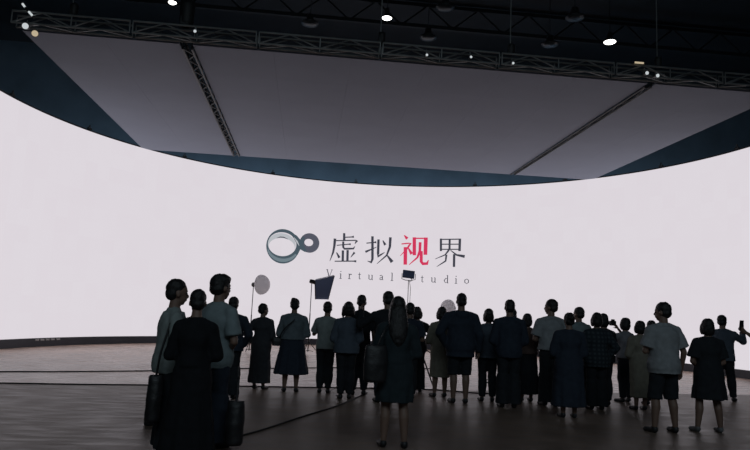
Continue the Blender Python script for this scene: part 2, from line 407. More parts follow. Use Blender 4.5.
# ------------------------------------------------------------------ hung ceiling screens
def ceiling_screen_material():
    m = principled('unlit_ceiling_screen', (.27,.305,.385), .75, var=.03, scale=.8, spec=.3)
    return m
csm = ceiling_screen_material()
YN, YF = 13.45, 23.58
def ceiling_screen(x0, x1, label):
    t = thing('ceiling_screen', label, 'screen', ((x0+x1)/2,(YN+YF)/2,ZT), 0, 'flat grey screens hung over the stage')
    w, d = x1-x0, YF-YN
    nx = max(1, round(w/1.75)); ny = 6
    bm = BM()
    for i in range(nx):
        for j in range(ny):
            box(bm, (-w/2+(i+.5)*w/nx, -d/2+(j+.5)*d/ny, .02), (w/nx-.003, d/ny-.003, .04))
    from_bm('screen_face', bm, csm, t)
    bm = BM(); box(bm, (0,0,.075), (w-.02,d-.02,.06)); from_bm('back_frame', bm, M['panelback'], t)
    return t
SA0, SA1, SB0, SB1 = -3.02, -2.74, 7.54, 7.74
ceiling_screen(-6.234, SA0, 'narrow grey ceiling screen hung left of the black lattice truss')
ceiling_screen(SA1, SB0, 'widest grey ceiling screen hung in the middle between two trusses')
ceiling_screen(SB1, 10.867, 'narrow grey ceiling screen hung at the right end')

def truss(a, b, w, h, r, bays, label, mat, braces_r=None, group='lattice trusses'):
    """box truss from a to b: four chords and zig-zag braces, each bar a mesh"""
    a = Vector(a); b = Vector(b); d = (b-a).normalized(); L = (b-a).length; up = Vector((0,0,1)); sd = d.cross(up).normalized()
    t = thing('lattice_truss', label, 'truss', a, 0, group); br = braces_r or r*.55
    cn = {}
    for i, s in enumerate((-1,1)):
        for j, v in enumerate((0,1)):
            p = sd*(s*w/2)+up*(v*h); cn[i,j] = p
            bm = BM(); tube(bm, p, p+d*L, r, 8); from_bm('chord', bm, mat, t, False)
    st = L/bays
    for k in range(bays+1):
        if k < bays:
            for i in (0,1):
                f = k % 2; bm = BM(); tube(bm, cn[i,f]+d*st*k, cn[i,1-f]+d*st*(k+1), br, 6); from_bm('brace', bm, mat, t)
            f = k % 2; bm = BM(); tube(bm, cn[f,0]+d*st*k, cn[1-f,0]+d*st*(k+1), br, 6); from_bm('brace', bm, mat, t)
        if k % 2 == 0 or k == bays:
            for i in (0,1):
                bm = BM(); tube(bm, cn[i,0]+d*st*k, cn[i,1]+d*st*k, br, 6); from_bm('post', bm, mat, t)
    return t
xs = [-6.35,-3.95,-1.35,1.3,3.95,6.6,9.2,11.6]
desc = ['dark lattice truss section at the far left end of the front row','dark truss section passing the black hoist bag','dark truss section left of the lamp over the logo','dark truss section under the bright lamp above the logo','dark truss section in the middle of the front row','dark truss section under the right bright lamp','dark truss section right of the slanting right hand truss','dark truss section at the far right end of the front row']
for i in range(7):
    truss((xs[i]+.03,13.24,ZT+.03), (xs[i+1]-.03,13.24,ZT+.03), .24, .25, .022, 4, desc[i], M['steel'], .014, 'front row of lattice truss sections')
truss((-2.88,13.6,ZT-.03), (-2.88,23.5,ZT-.03), .2, .24, .024, 30, 'black lattice truss running back between the left ceiling screens', M['black'], .016)
truss((7.64,13.6,ZT-.03), (7.64,23.5,ZT-.03), .15, .2, .018, 14, 'thin slanting truss running back between the right ceiling screens', M['black'], .009)

# hoists: bag + motor on a chain up to the roof
def hoist(x, y, z, label, s=1.):
    t = thing('chain_hoist', label, 'hoist', (x,y,z), 0, 'chain hoists holding the front truss')
    bm = BM(); box(bm, (0,0,.12), (.16*s,.2*s,.2)); bevel(bm,.02); from_bm('motor', bm, M['black'], t)
    bm = BM(); loft(bm, [(.02,.09*s,.08*s,.03,0),(.1,.13*s,.12*s,.03,0),(.42*s,.14*s,.13*s,.03,0),(.5*s,.13*s,.12*s,.03,0)], 16); from_bm('chain_bag', bm, M['rubber'], t, True)
    bm = BM(); tube(bm, (0,0,.1), (0,0,ZR-z), .012, 6); from_bm('chain', bm, M['steel'], t)
for x, lab, s in ((-5.2,'small dark chain hoist on the leftmost truss section',.6),(-2.9,'large black chain hoist bag above the left slanting truss',1.15),(1.28,'dark chain hoist under the bright lamp above the logo',.55),(4.2,'dark chain hoist on the middle of the front truss',.55),(7.66,'dark chain hoist where the right slanting truss meets the front',.55)):
    hoist(x, 13.24, ZT+.284, lab, s)

# small fixtures clamped on the trusses; the smaller ones are glints made to glow
def fixture(x, y, z, aim, lit, label, r=.06, L=.16):
    t = thing('spotlight', label, 'spotlight', (x,y,z), 0, 'small spotlights on the front truss'); d = Vector(aim).normalized()
    bm = BM(); lathe(bm, -d*L, d*.01, [(0,r*.5),(.02,r*.8),(L*.5,r*.9),(L,r),(L+.01,r)], 14); cn = from_bm('can', bm, M['black'], t, True)
    bm = BM(); lathe(bm, d*.006, d*.03, [(0,r*.9),(.012,r*.86),(.02,r*.5)], 14); from_bm('lens', bm, lit, cn, True)
    bm = BM(); tube(bm, -d*L*.5, (-d*L*.5)+Vector((0,.02,.14)), .012, 6); from_bm('clamp', bm, M['steel'], t)
for a in ((-5.96,12.96,6.88,(.2,-1,-.3),M['litcool'],'white lit spotlight at the left truss end, upper of two',.07),
          (-5.76,12.96,6.74,(.3,-1,-.3),M['litwarm'],'warm lit spotlight at the left truss end, lower of two',.07),
          (-2.62,12.96,7.08,(0,-1,-.2),M['litcool'],'glint made as lit fixture beside the black hoist bag',.035),
          (2.27,12.96,7.0,(0,-1,-.2),M['litcool'],'glint made as lit fixture on the truss right of the lamp above the logo',.03),
          (3.24,12.96,7.04,(0,-1,-.2),M['litcool'],'glint made as lit fixture on the middle truss section',.03),
          (4.18,12.96,6.98,(0,-1,-.2),M['litcool'],'glint made as lit fixture by the middle chain hoist',.03),
          (7.25,12.96,7.02,(0,-1,-.2),M['litcool'],'glint made as lit fixture left of where the right slanting truss begins',.045),
          (7.5,12.96,6.98,(0,-1,-.2),M['litcool'],'glint made as lit fixture where the right slanting truss begins',.045)):
    fixture(*a)
def lit_bar(a, b, lit, label):
    t = thing('tube_or_glint', label, 'tube light', a, 0, 'short lit tubes on the trusses'); v = Vector(b)-Vector(a)
    bm = BM(); tube(bm, (0,0,0), v, .022, 8); from_bm('tube', bm, lit, t)
    for f in (0,1):
        bm = BM(); d = v.normalized(); tube(bm, v*f-d*.02, v*f+d*.02, .028, 8); from_bm('end_cap', bm, M['black'], t)
lit_bar((-6.12,13.04,7.40), (-6.03,13.04,7.29), M['litcool'], 'short white glint above the left truss end, made as lit tube, upper of two')  # this and the next: white glints on the truss, put in as glowing tubes
lit_bar((-5.98,13.04,7.24), (-5.86,13.04,7.12), M['litcool'], 'short white glint on the left truss end, made as lit tube, lower of two')
lit_bar((6.98,13.04,7.28), (7.24,13.04,7.28), M['litwarm'], 'short dim yellow tube on the truss near the right slanting truss')

# high-bay roof lamps
def bay_lamp(x, y, z, lit, label, r=.19):
    t = thing('high_bay_lamp', label, 'lamp', (x,y,z), 0, 'round lamps hanging from the dark roof')
    bm = BM(); lathe(bm, (0,0,0), (0,0,1), [(0,r),(.03,r*1.02),(.06,r*.9),(.14,r*.45),(.2,r*.4),(.30,r*.38),(.32,r*.2)], 24); from_bm('housing', bm, M['lampmetal'], t, True)
    bm = BM(); lathe(bm, (0,0,.012), (0,0,-1), [(0,r*.93),(.02,r*.9),(.05,r*.6),(.06,r*.2)], 24); from_bm('lens', bm, lit, t, True)
    bm = BM(); tube(bm, (0,0,.3), (0,0,ZR-z), .01, 6); from_bm('cable', bm, M['black'], t)
bay_lamp(1.93,18.22,10.3, M['lit'], 'bright round roof lamp above the logo', .16)
bay_lamp(9.11,18.47,10.3, M['lit'], 'bright round roof lamp on the right', .2)
for a in ((-.39,19.11,10.3,'unlit round roof lamp left of the bright lamp above the logo'),(3.51,17.25,10.3,'unlit round roof lamp at the top edge right of the bright lamp'),(7.37,17.12,10.3,'unlit round roof lamp high up left of the right bright lamp'),(7.37,19.07,10.3,'unlit round roof lamp just left of the right bright lamp, lower one'),(3.41,19.36,10.3,'unlit round roof lamp right of the bright lamp, close above the truss')):
    bay_lamp(a[0],a[1],a[2],M['frosted'],a[3],.27)
bay_lamp(-4.49,18.59,10.35, M['lit'], 'bright roof lamp half hidden behind the black hoist bag', .13)

# ------------------------------------------------------------------ floor cables
def cable(pts, r, label):
    bm = BM(); polytube(bm, catmull([(x,y,r) for x, y in pts], 6), r, 8)
    tag(from_bm('floor_cable', bm, M['rubber'], None, True), label, 'cable')
cable([(-11,11.2),(-5.81,13.34),(-4.83,13.7),(-3.16,14.52),(-1.68,15.55),(-.3,16.21),(.71,16.74),(2.06,17.27),(4,17.6)], .010, 'thin black cable on the floor, the one nearer the screen')
cable([(-10,10.9),(-5.05,11.64),(-4.12,11.76),(-2.6,12.04),(-1.12,12.28),(-.02,12.42),(1.2,12.62),(2.6,12.72),(3.43,12.4),(4.6,12.6)], .010, 'black cable on the floor passing just beyond the feet of the crowd')
cable([(-1.6,6.3),(-.63,7.7),(.01,9.03),(.64,10.35),(1.2,11.9)], .011, 'black cable running diagonally over the dark floor from the front left')

# ------------------------------------------------------------------ lights on stands
def stand(t, z, r=.018, spread=.38, px=0., py=0.):
    bm = BM(); tube(bm, (px,py,.08), (px,py,z*.55), r, 8); tube(bm, (px,py,z*.55), (px,py,z), r*.7, 8); from_bm('pole', bm, M['black'], t)
    for k in range(3):
        a = R(90+120*k+20); e = Vector((px+spread*math.cos(a), py+spread*math.sin(a), .012)); bm = BM()
        tube(bm, (px,py,.42), e, .012, 6); tube(bm, (px,py,.12), Vector((px,py,.06)).lerp(e,.45)+Vector((0,0,.06)), .009, 6); from_bm('leg', bm, M['black'], t)
    bm = BM(); tube(bm, (px,py,.36), (px,py,.48), r*1.7, 8); from_bm('collar', bm, M['black'], t)
def dome(loc, head, d, r, label):
    t = thing('dome_softbox', label, 'studio light', loc, 0, 'round dome lights on stands'); d = Vector(d).normalized(); h = Vector(head)
    stand(t, h.z+.02)
    bm = BM(); lathe(bm, h-d*.05, h+d, [(0,.05),(.03,.075),(.16,.075),(.2,.06)], 14); from_bm('lamp_head', bm, M['black'], t, True)
    bm = BM(); lathe(bm, h+d*.14, h+d, [(0,.07),(.06,r*.55),(.14,r*.9),(.17,r)], 24, False); from_bm('shell', bm, M['diffuser'], t, True)
    bm = BM(); o = h+d*.31; lathe(bm, o, o+d, [(0.002,r*1.0)]+[(r*.85*math.sin(k*PI/16), r*math.cos(k*PI/16)) for k in range(1,8)]+[(r*.85,.01)], 24, False); from_bm('diffuser', bm, M['diffuser'], t, True)
dome((-1.72,21,0), (0,0,2.17), (.8,-.6,.02), .32, 'pale round dome light on a stand at the left, above the heads')
dome((5.03,21.6,0), (0,0,1.72), (-.75,-.65,-.02), .29, 'pale round dome light low behind the tall man in the dark jacket')
t = thing('box_softbox', 'dark tapered box softbox tilted on a stand below the logo', 'studio light', (.15,21.5,0))
stand(t, 2.42)
bm = BM(); rg = []
for (xa,za,xb,zb,dy) in ((.15,1.80,.57,1.81,.2),(.12,2.12,.64,2.16,.27),(.1,2.42,.73,2.60,.33)):
    rg.append([bm.verts.new(p) for p in ((xa,-dy,za),(xb,-dy,zb),(xb,dy,zb+.02),(xa,dy,za+.02))])
ring_faces(bm, rg, True, False); from_bm('shell', bm, M['softfab'], t)
bm = BM(); rg = [[bm.verts.new(p) for p in ((.12,-.31,2.435+k),(.71,-.31,2.603+k),(.71,.31,2.623+k),(.12,.31,2.455+k))] for k in (0,.02)]
ring_faces(bm, rg); from_bm('diffuser', bm, M['diffuser'], t)
for sy in (-1,1):
    for a, b in (((.15,sy*.2,1.8),(.1,sy*.33,2.42)),((.57,sy*.2,1.81),(.73,sy*.33,2.6))):
        bm = BM(); tube(bm, a, b, .012, 6); from_bm('corner_rod', bm, M['black'], t)
bm = BM(); lathe(bm, (-.08,0,2.40), (.14,0,2.36), [(0,.05),(.04,.07),(.16,.07),(.22,.09)], 14); from_bm('lamp_head', bm, M['black'], t, True)
t = thing('led_panel_light', 'small dark rectangular panel light on a thin stand in front of the red character', 'studio light', (3.33,21,0), R(4))
stand(t, 2.55, .016)
bm = BM(); box(bm, (0,.02,2.76), (.40,.06,.26), Matrix.Rotation(R(4),3,'Y')); bevel(bm,.012); from_bm('panel', bm, M['softfab'], t)
bm = BM(); box(bm, (0,.055,2.76), (.36,.012,.22), Matrix.Rotation(R(4),3,'Y')); from_bm('diffuser', bm, M['diffuser'], t)
bm = BM(); polytube(bm, [(-.23,0,2.78),(-.23,0,2.6),(-.1,0,2.56),(.1,0,2.56),(.23,0,2.6),(.23,0,2.78)], .012, 6); from_bm('yoke', bm, M['black'], t)
bm = BM(); polytube(bm, [(.02,-.02,2.56),(.07,-.03,2.3),(.06,-.03,1.6),(.04,-.02,.5)], .008, 6); from_bm('power_cable', bm, M['rubber'], t)
# video tripod between the two women in the middle
t = thing('camera_tripod', 'black tripod seen in the gap left of the woman in the beige dress', 'tripod', (2.42,13.3,0))
for k in range(3):
    a = R(90+120*k); e = Vector((.3*math.cos(a), .3*math.sin(a), .012)); bm = BM(); tube(bm, (.03*math.cos(a),.03*math.sin(a),.66), e, .018, 8, .013); from_bm('leg', bm, M['black'], t)
bm = BM(); tube(bm, (0,0,.55), (0,0,.78), .03, 10); ellipsoid(bm, (0,0,.8), (.05,.05,.035), 12); from_bm('head', bm, M['black'], t)
bm = BM(); tube(bm, (.03,-.02,.78), (.16,-.3,.70), .012, 8); from_bm('pan_handle', bm, M['black'], t)
t = thing('video_camera', 'black video camera on the tripod in the middle of the crowd', 'camera', (2.42,13.3,.835))
bm = BM(); box(bm, (0,0,.075), (.13,.28,.13)); bevel(bm,.015); from_bm('body', bm, M['black'], t)
bm = BM(); lathe(bm, (0,.13,.08), (0,.3,.08), [(0,.04),(.1,.045),(.17,.055)], 14); from_bm('lens', bm, M['phone'], t)
bm = BM(); polytube(bm, [(0,-.1,.13),(0,-.09,.2),(0,.08,.2),(0,.1,.13)], .012, 6); from_bm('handle', bm, M['black'], t)
bm = BM(); box(bm, (-.13,-.02,.12), (.12,.02,.08)); from_bm('monitor', bm, M['phone'], t)

# ------------------------------------------------------------------ light of the hall
def area(name, loc, rot, size, e, c):
    l = bpy.data.lights.new(name,'AREA'); l.shape = 'RECTANGLE'; l.size, l.size_y = size; l.energy = e; l.color = c
    o = link(bpy.data.objects.new(name, l)); o.location = loc; o.rotation_euler = rot; return o
area('hall_lamps', (1,-6,9.5), (R(40),0,0), (16,4), FILL, (.72,.90,1.))
area('backstage_fill', (2,28.9,4.5), (R(98),0,0), (38,1.), BACKL, (.60,.80,1.))  # unseen fill added behind the screen to brighten the far wall
w = bpy.data.worlds.new('world'); SC.world = w; w.use_nodes = True
w.node_tree.nodes['Background'].inputs['Color'].default_value = (.01,.012,.016,1); w.node_tree.nodes['Background'].inputs['Strength'].default_value = .3
# ------------------------------------------------------------------ people
def V(*a): return Vector(a)
ARM = {  # elbow, wrist from the shoulder, for the right side (+x); units of body height
 'down':   ((.035,-.005,-.170),(.045,.035,-.315)),
 'loose':  ((.050,-.030,-.165),(.060,.020,-.305)),
 'fold':   ((.045,.015,-.165),(-.105,.105,-.165)),
 'clasp':  ((.040,.005,-.170),(-.085,.080,-.255)),
 'phone':  ((.040,.075,-.140),(-.050,.165,-.040)),
 'camera': ((.075,.080,-.115),(-.040,.150,.010)),
 'eye':    ((.080,.130,-.035),(.005,.185,.090)),
 'raise':  ((.105,.085,-.080),(.020,.150,.040)),
 'chest':  ((.050,.020,-.160),(-.080,.110,-.070)),
 'hip':    ((.085,-.045,-.145),(.015,.020,-.255)),
 'reach':  ((.075,.120,-.085),(.060,.255,-.030)),
 'side':   ((.090,.085,-.105),(.150,.190,-.050)),
}
def person(label, x, y, H, rz=0., build=1., female=False, top=None, bottom=None, hair='short', haircol='hair', L='down', Rr='down',
           head=(0.,0.), feet=((-.055,0.),(.055,0.)), shoes='shoe', toe=0.16, skinm=None, lean=0., hs=1.02):
    """faces +y in its own frame; rz turns it to the left; lengths in body heights, scaled by H at the end"""
    t = thing('person', label, 'person', (x,y,0), R(rz), 'people watching the screen')
    b = build; lx = lambda z: lean*max(0, z-.1)
    sw = (.098 if female else .108)*b
    hipw = (.098 if female else .090)*b; waw = (.074 if female else .084)*b; chw = (.092 if female else .102)*b
    TOR = [(.465,hipw*.80,.064),(.49,hipw*.95,.072),(.53,hipw,.074),(.57,hipw*.93,.068),(.62,waw,.060),(.67,waw*1.04,.060),(.72,chw*.98,.066 if not female else .07),(.752,chw,.062),(.778,chw*.86,.055),(.800,chw*.64,.047),(.818,chw*.45,.041),(.842,.036,.034)]
    def torso(bm, z0, m, zt=.85, extra=0., my=0.):
        lv = [(z, rx+m+extra*max(0,1-(z-z0)/.35), ry+m+my+extra*.8*max(0,1-(z-z0)/.35), lx(z), 0) for z, rx, ry in TOR if z0 <= z <= zt]
        if lv[0][0] > z0+.005 or z0 < .465:
            f = lv[0]; lv = [(z0, f[1]+extra*.2, f[2]+extra*.2, lx(z0), 0)]+lv
        loft(bm, [tuple(c*H for c in l) for l in lv], 28)
    def cap(bm, a, c, ra, rb, flat=False): capsule(bm, V(*a)*H, V(*c)*H, ra*H, rb*H, 14, flat)
    def ell(bm, c, r, rot=None): ellipsoid(bm, V(*c)*H, [q*H for q in r], 18, rot)
    # joints
    sh = {}; el = {}; wr = {}; ank = {}; kn = {}; hp = {}
    for s, nm in ((-1,L),(1,Rr)):
        sh[s] = V(s*sw+lx(.81), 0, .780)
        e, w_ = ARM[nm] if isinstance(nm, str) else nm
        e = V(e[0]*s, e[1], e[2]); w2 = V(w_[0]*s, w_[1], w_[2]); d1 = e.normalized()*.168; d2 = (w2-e).normalized()*.148
        el[s] = sh[s]+d1; wr[s] = el[s]+d2
        f = feet[0] if s < 0 else feet[1]
        ank[s] = V(f[0], f[1], .05); hp[s] = V(s*.050*b, 0, .505)
        kn[s] = hp[s].lerp(ank[s], .49)+V(0,.018,0)
    HR = Matrix.Rotation(R(head[0]),3,'Z') @ Matrix.Rotation(R(head[1]),3,'X'); HO = V(lx(.87),.006,.866)
    def hp_(c): return HO+HR@V(*c)
    def hell(bm, c, r): ell(bm, hp_(V(*c)*hs), [q*hs for q in r], HR)
    # body
    bm = BM(); torso(bm, .465, 0)
    cap(bm, (lx(.82),-.006,.81), HO+HR@V(0,-.004,.02), .034, .029 if female else .033)
    for s in (-1,1):
        cap(bm, (s*.030+lx(.81),-.004,.818), sh[s], .024, .026*b**.5); cap(bm, sh[s], el[s], .029*b**.5, .023); cap(bm, el[s], wr[s], .0235, .0155)
        d = (wr[s]-el[s]).normalized(); side = V(0,1,0)-d*d.y
        if side.length < .3: side = V(1,0,0)-d*d.x
        side.normalize(); n = d.cross(side).normalized()
        if n.x*s > 0: n = -n
        for k in (-1,0,1): cap(bm, wr[s], wr[s]+d*.05+side*k*.0135, .012, .0095)
        for k, (ln, off) in enumerate(((.040,.0215),(.047,.0075),(.044,-.0070),(.034,-.0205))):
            p0 = wr[s]+d*.050+side*off; p1 = p0+(d*.9+n*.35).normalized()*ln*.55; p2 = p1+(d*.55+n*.8).normalized()*ln*.5
            cap(bm, p0, p1, .0054, .0050); cap(bm, p1, p2, .0050, .0044)
        p0 = wr[s]+d*.018+side*.014; p1 = p0+(d*.6+side*.75+n*.3).normalized()*.028; p2 = p1+(d*.9+side*.2+n*.4).normalized()*.022
        cap(bm, p0, p1, .0075, .0060); cap(bm, p1, p2, .0060, .0048)
        cap(bm, hp[s], kn[s], .052*b**.5, .034); cap(bm, kn[s], kn[s].lerp(ank[s],.35)+V(0,-.012,0), .033, .034*b**.3); cap(bm, kn[s].lerp(ank[s],.35)+V(0,-.012,0), ank[s], .034*b**.3, .021)
        td = V(s*toe, 1, 0).normalized(); cap(bm, ank[s]+V(0,0,-.025), ank[s]+td*.075+V(0,0,-.034), .020, .014)
    hell(bm, (0,-.002,.070), (.044,.055,.058)); hell(bm, (0,.016,.034), (.034,.038,.040)); hell(bm, (0,.030,.006), (.018,.016,.012))
    hell(bm, (0,.056,.046), (.0075,.012,.013)); hell(bm, (0,.050,.024), (.015,.008,.006)); hell(bm, (0,.044,.074), (.030,.010,.008))
    for s in (-1,1): hell(bm, (s*.045,-.004,.052), (.006,.012,.018))
    body = blob('body', bm, skinm or M['skin'], t, .0095, 2, floor=.004)
    for s in (-1,1):
        bm = BM(); hell(bm, (s*.017,.047,.060), (.007,.006,.0055)); from_bm('eye', bm, M['eye'], body, True)
    # hair
    bm = BM()
    if hair == 'bald': pass
    else:
        up = .010 if hair in ('short','crop') else .006
        g = .001 if hair == 'crop' else .004
        hell(bm, (0,-.012,.078+up*.6), (.0465+g,.056+g,.054+g)); hell(bm, (0,-.026,.052), (.043+g,.040+g,.040))
        if hair == 'bulk': hell(bm, (0,-.004,.100), (.050,.056,.040)); hell(bm, (0,.020,.108), (.040,.036,.026))
        if hair == 'bob':
            hell(bm, (0,-.020,.040), (.056,.048,.062))
            for s in (-1,1): hell(bm, (s*.043,.004,.040), (.016,.034,.052))
        if hair == 'wide':
            hell(bm, (0,-.016,.050), (.064,.050,.072))
            for s in (-1,1): hell(bm, (s*.050,.004,.030), (.020,.034,.062))
        if hair == 'long':
            hell(bm, (0,-.016,.050), (.056,.050,.070))
            for s in (-1,1): hell(bm, (s*.044,.002,.020), (.016,.032,.066))
            loft(bm, [tuple(c*H for c in l) for l in ((.665,.018,.010,lx(.7),-.074),(.70,.040,.017,lx(.7),-.078),(.74,.058,.026,lx(.7),-.076),(.80,.068,.034,lx(.8),-.060),(.86,.066,.040,lx(.8),-.040),(.92,.056,.038,lx(.9),-.030))], 20)
        if hair in ('bun','topbun'):
            p = (-.016,-.055,.118) if hair == 'topbun' else (0,-.070,.085)
            hell(bm, p, (.026,.026,.024))
        if hair == 'pony':
            hell(bm, (0,-.066,.080), (.018,.020,.020)); a = hp_((0,-.072,.078)); cap(bm, a, a+V(0,-.030,-.085), .018, .012)
        blob('hair', bm, M[haircol], t, .010, 3 if hair == 'long' else 1, .014, CLOUD2)
    # clothes
    sk = bottom.get('kind'); tc = cloth(top['c']) if not isinstance(top['c'], bpy.types.Material) else top['c']
    lo = top.get('loose', .006)
    def sleeves(bm, kind, m):
        for s in (-1,1):
            cap(bm, (s*.032+lx(.81),-.004,.814), sh[s], .030+m*.3, .026*b**.5+m)
            if kind == 'none': continue
            if kind == 'short': cap(bm, sh[s], sh[s].lerp(el[s],.80), .029*b**.5+m, .034+m*1.5, 'end')
            else: cap(bm, sh[s], el[s], .029*b**.5+m, .029+m); cap(bm, el[s], el[s].lerp(wr[s],.93), .029+m, .021+m*.8)
    bm = BM(); m = .011+lo*.5
    hem = top.get('hem', .47)
    torso(bm, .56 if sk == 'dress' else max(hem,.40), m, .84, 0 if sk == 'dress' else lo*1.6, lo*.4)
    loft(bm, [tuple(c*H for c in l) for l in ((.785,.06,.050,lx(.8),-.002),(.820,.046,.043,lx(.8),-.003),(.842,.039,.039,lx(.85),-.002))], 20)
    sleeves(bm, top.get('sleeve','short'), .006+lo*.6)
    if top.get('hood'): ell(bm, (lx(.8),-.060,.800), (.066,.036,.042))
    if sk == 'dress':
        hz = bottom['hem']; hw = bottom['w']
        zz = [hz, hz+(.53-hz)*.33, hz+(.53-hz)*.66, .53, .63]
        ww = [hw, hw*.72+(hipw+m)*.28, hw*.35+(hipw+m)*.65, hipw+m+.006, waw+m+.008]
        loft(bm, [tuple([z*H, w_*H, w_*H*bottom.get('flat',.72), lx(z)*H, 0, f]) for z, w_, f in zip(zz, ww, (1,.7,.35,.1,0))], 48, 9, .05, x*3)
    blob('dress' if sk == 'dress' else top.get('name','shirt'), bm, tc, t, .0125, 3, .022)
    if sk in ('trousers','wide','shorts'):
        bm = BM()
        lv = [(.455,hipw*.86+.010,.066),(.49,hipw+.010,.082),(.53,hipw+.010,.084),(.57,hipw*.93+.010,.078),(.605,waw+.010,.070)]
        loft(bm, [(z*H, rx*H, ry*H, lx(z)*H, 0) for z, rx, ry in lv], 28)
        for s in (-1,1):
            cap(bm, hp[s]+V(0,0,-.01), kn[s], .060*b**.5, .046 if sk != 'shorts' else .056, 'end' if sk == 'shorts' else False)
            if sk == 'trousers': cf = kn[s].lerp(ank[s],.38)+V(0,-.012,0); cap(bm, kn[s], cf, .048*b**.3, .049*b**.3); cap(bm, cf, ank[s]+V(0,0,.005), .049*b**.3, .037, 'end')
            if sk == 'wide': cap(bm, kn[s]+V(0,-.006,0), ank[s]+V(0,0,-.012), .058, .066, 'end')
            if sk == 'shorts': cap(bm, kn[s]+V(0,0,.01), kn[s].lerp(ank[s],.12), .056, .057, 'end')
        blob(sk if sk != 'wide' else 'trousers', bm, cloth(bottom['c']), t, .0125, 2, .020)
    if sk == 'skirt':
        bm = BM(); hz = bottom['hem']; hw = bottom['w']; q = hipw+.016
        zz = [hz, hz+(.55-hz)*.4, hz+(.55-hz)*.75, .55, .625]; ww = [hw, hw*.62+q*.38, hw*.25+q*.75, q, waw+.016]
        loft(bm, [(z*H, w_*H, w_*H*(.76 if i < 4 else .82), lx(z)*H, 0, f) for i, (z, w_, f) in enumerate(zip(zz, ww, (1,.7,.35,.1,0)))], 60, 11, .05, x*3)
        blob('skirt', bm, cloth(bottom['c']), t, .012, 2, .012)
    for s in (-1,1):
        bm = BM(); td = V(s*toe,1,0).normalized(); a = ank[s]
        ell(bm, a+td*.006+V(0,0,-.022), (.026,.036,.030)); cap(bm, a+td*.004+V(0,0,-.030), a+td*.092+V(0,0,-.034), .024, .020); ell(bm, a+td*.085+V(0,0,-.034), (.024,.030,.016))
        blob('shoe', bm, M[shoes], t, .009, 2, floor=.002)
    def world(v): return Matrix.Translation((x,y,0)) @ Matrix.Rotation(R(rz),4,'Z') @ (v*H)
    t_info = dict(t=t, wr={s: world(wr[s]) for s in wr}, sh={s: world(sh[s]) for s in sh}, hd={s: world(wr[s]+(wr[s]-el[s]).normalized()*.055) for s in wr}, world=world)
    return t_info
def phone(p, label, rz=0., tilt=10):
    t = thing('smartphone', label, 'phone', p, R(rz), 'phones held up in the crowd'); rt = Matrix.Rotation(R(tilt),3,'X')
    bm = BM(); box(bm, (0,0,.05), (.075,.009,.155), rt); bevel(bm,.003); cs = from_bm('case', bm, M['black'], t)
    bm = BM(); box(bm, rt@Vector((0,-.0052,.0))+Vector((0,0,.05)), (.069,.0015,.148), rt); from_bm('display', bm, M['phone'], cs)
def bag(p, size, label, strap=None, rz=0., name='shoulder_bag', mat='leather'):
    t = thing(name, label, 'bag', p, R(rz)); w, d, h = size
    bm = BM(); loft(bm, [(0,w*.40,d*.38,0,0),(h*.06,w*.48,d*.48,0,0),(h*.5,w*.5,d*.5,0,0),(h*.9,w*.46,d*.36,0,0),(h,w*.42,d*.22,0,0)], 24)
    blob('bag_body', bm, M[mat], t, .011, 2, .012)
    if strap:
        inv = (Matrix.Translation(p) @ Matrix.Rotation(R(rz),4,'Z')).inverted()
        bm = BM(); polytube(bm, catmull([inv @ Vector(q) for q in strap], 6), .011, 6); from_bm('strap', bm, M[mat], t, True)
    return t

black=(.020,.023,.028); navy=(.028,.037,.055); char=(.045,.048,.055); grey=(.12,.13,.145); lgrey=(.27,.285,.30); tealg=(.20,.245,.26); white=(.62,.62,.63)
beige=(.20,.185,.15); brown=(.11,.075,.065); sage=(.25,.285,.28); dteal=(.022,.032,.038); slate=(.08,.10,.13)
P = {}
P['a'] = person('man with short hair in a pale grey green shirt, leftmost in the crowd, turned right', -1.33,6.75,1.70,-70,.98,False,dict(c=sage,loose=.010,hem=.46),dict(kind='wide',c=black),'crop',head=(4,-4),L='clasp',Rr='fold',feet=((-.06,.0),(.05,.0)),hs=1.08)
P['b'] = person('person in a long black dress with back turned, nearest the camera at the left', -1.03,6.3,1.61,0,.92,True,dict(c=(.009,.010,.013),loose=.008,sleeve='long'),dict(kind='dress',hem=.06,w=.165),'crop',head=(10,-6),L='fold',Rr='fold')
P['c'] = person('tall man with thick hair in a grey teal shirt looking right, third from the left', -.93,7.05,1.79,-40,1.0,False,dict(c=tealg,loose=.010,hem=.46),dict(kind='wide',c=navy),'bulk',head=(-6,-2),L='clasp',Rr='clasp',feet=((-.05,0),(.05,0)),hs=1.06)
P['d'] = person('person in dark clothes almost hidden behind the tall man in grey teal', -1.17,10.67,1.61,-14,1.08,False,dict(c=navy,loose=.012,sleeve='long'),dict(kind='wide',c=black),'short',L='down',Rr='hip')
P['e'] = person('woman in a long black dress standing below the left dome light, looking right', -.77,12.0,1.53,-20,1.0,True,dict(c=char,loose=.014,sleeve='long'),dict(kind='dress',hem=.075,w=.135,flat=.8),'short',head=(-35,0),L='hip',Rr='clasp')
P['f'] = person('woman with a top bun, grey teal shirt and wide dark calf length skirt', -.20,11.74,1.65,0,1.10,True,dict(c=(.13,.16,.18),loose=.012,sleeve='long',hem=.56),dict(kind='skirt',hem=.19,w=.185,c=navy),'topbun',L='clasp',Rr='fold',feet=((-.06,0),(.065,0)))
P['g'] = person('man in a pale sage shirt holding up a phone left of the curved haired woman', .40,11.74,1.615,-6,.98,False,dict(c=sage,loose=.008,hem=.48),dict(kind='trousers',c=black),'short',head=(-12,0),L='phone',Rr='fold',feet=((-.045,0),(.045,0)))
P['h'] = person('woman with bobbed dark hair in a slate jumper beside the man in the sage shirt', .73,11.05,1.625,0,1.04,True,dict(c=slate,loose=.014,sleeve='long',hem=.47),dict(kind='trousers',c=black),'wide',L='clasp',Rr='clasp',feet=((-.04,0),(.05,.02)))
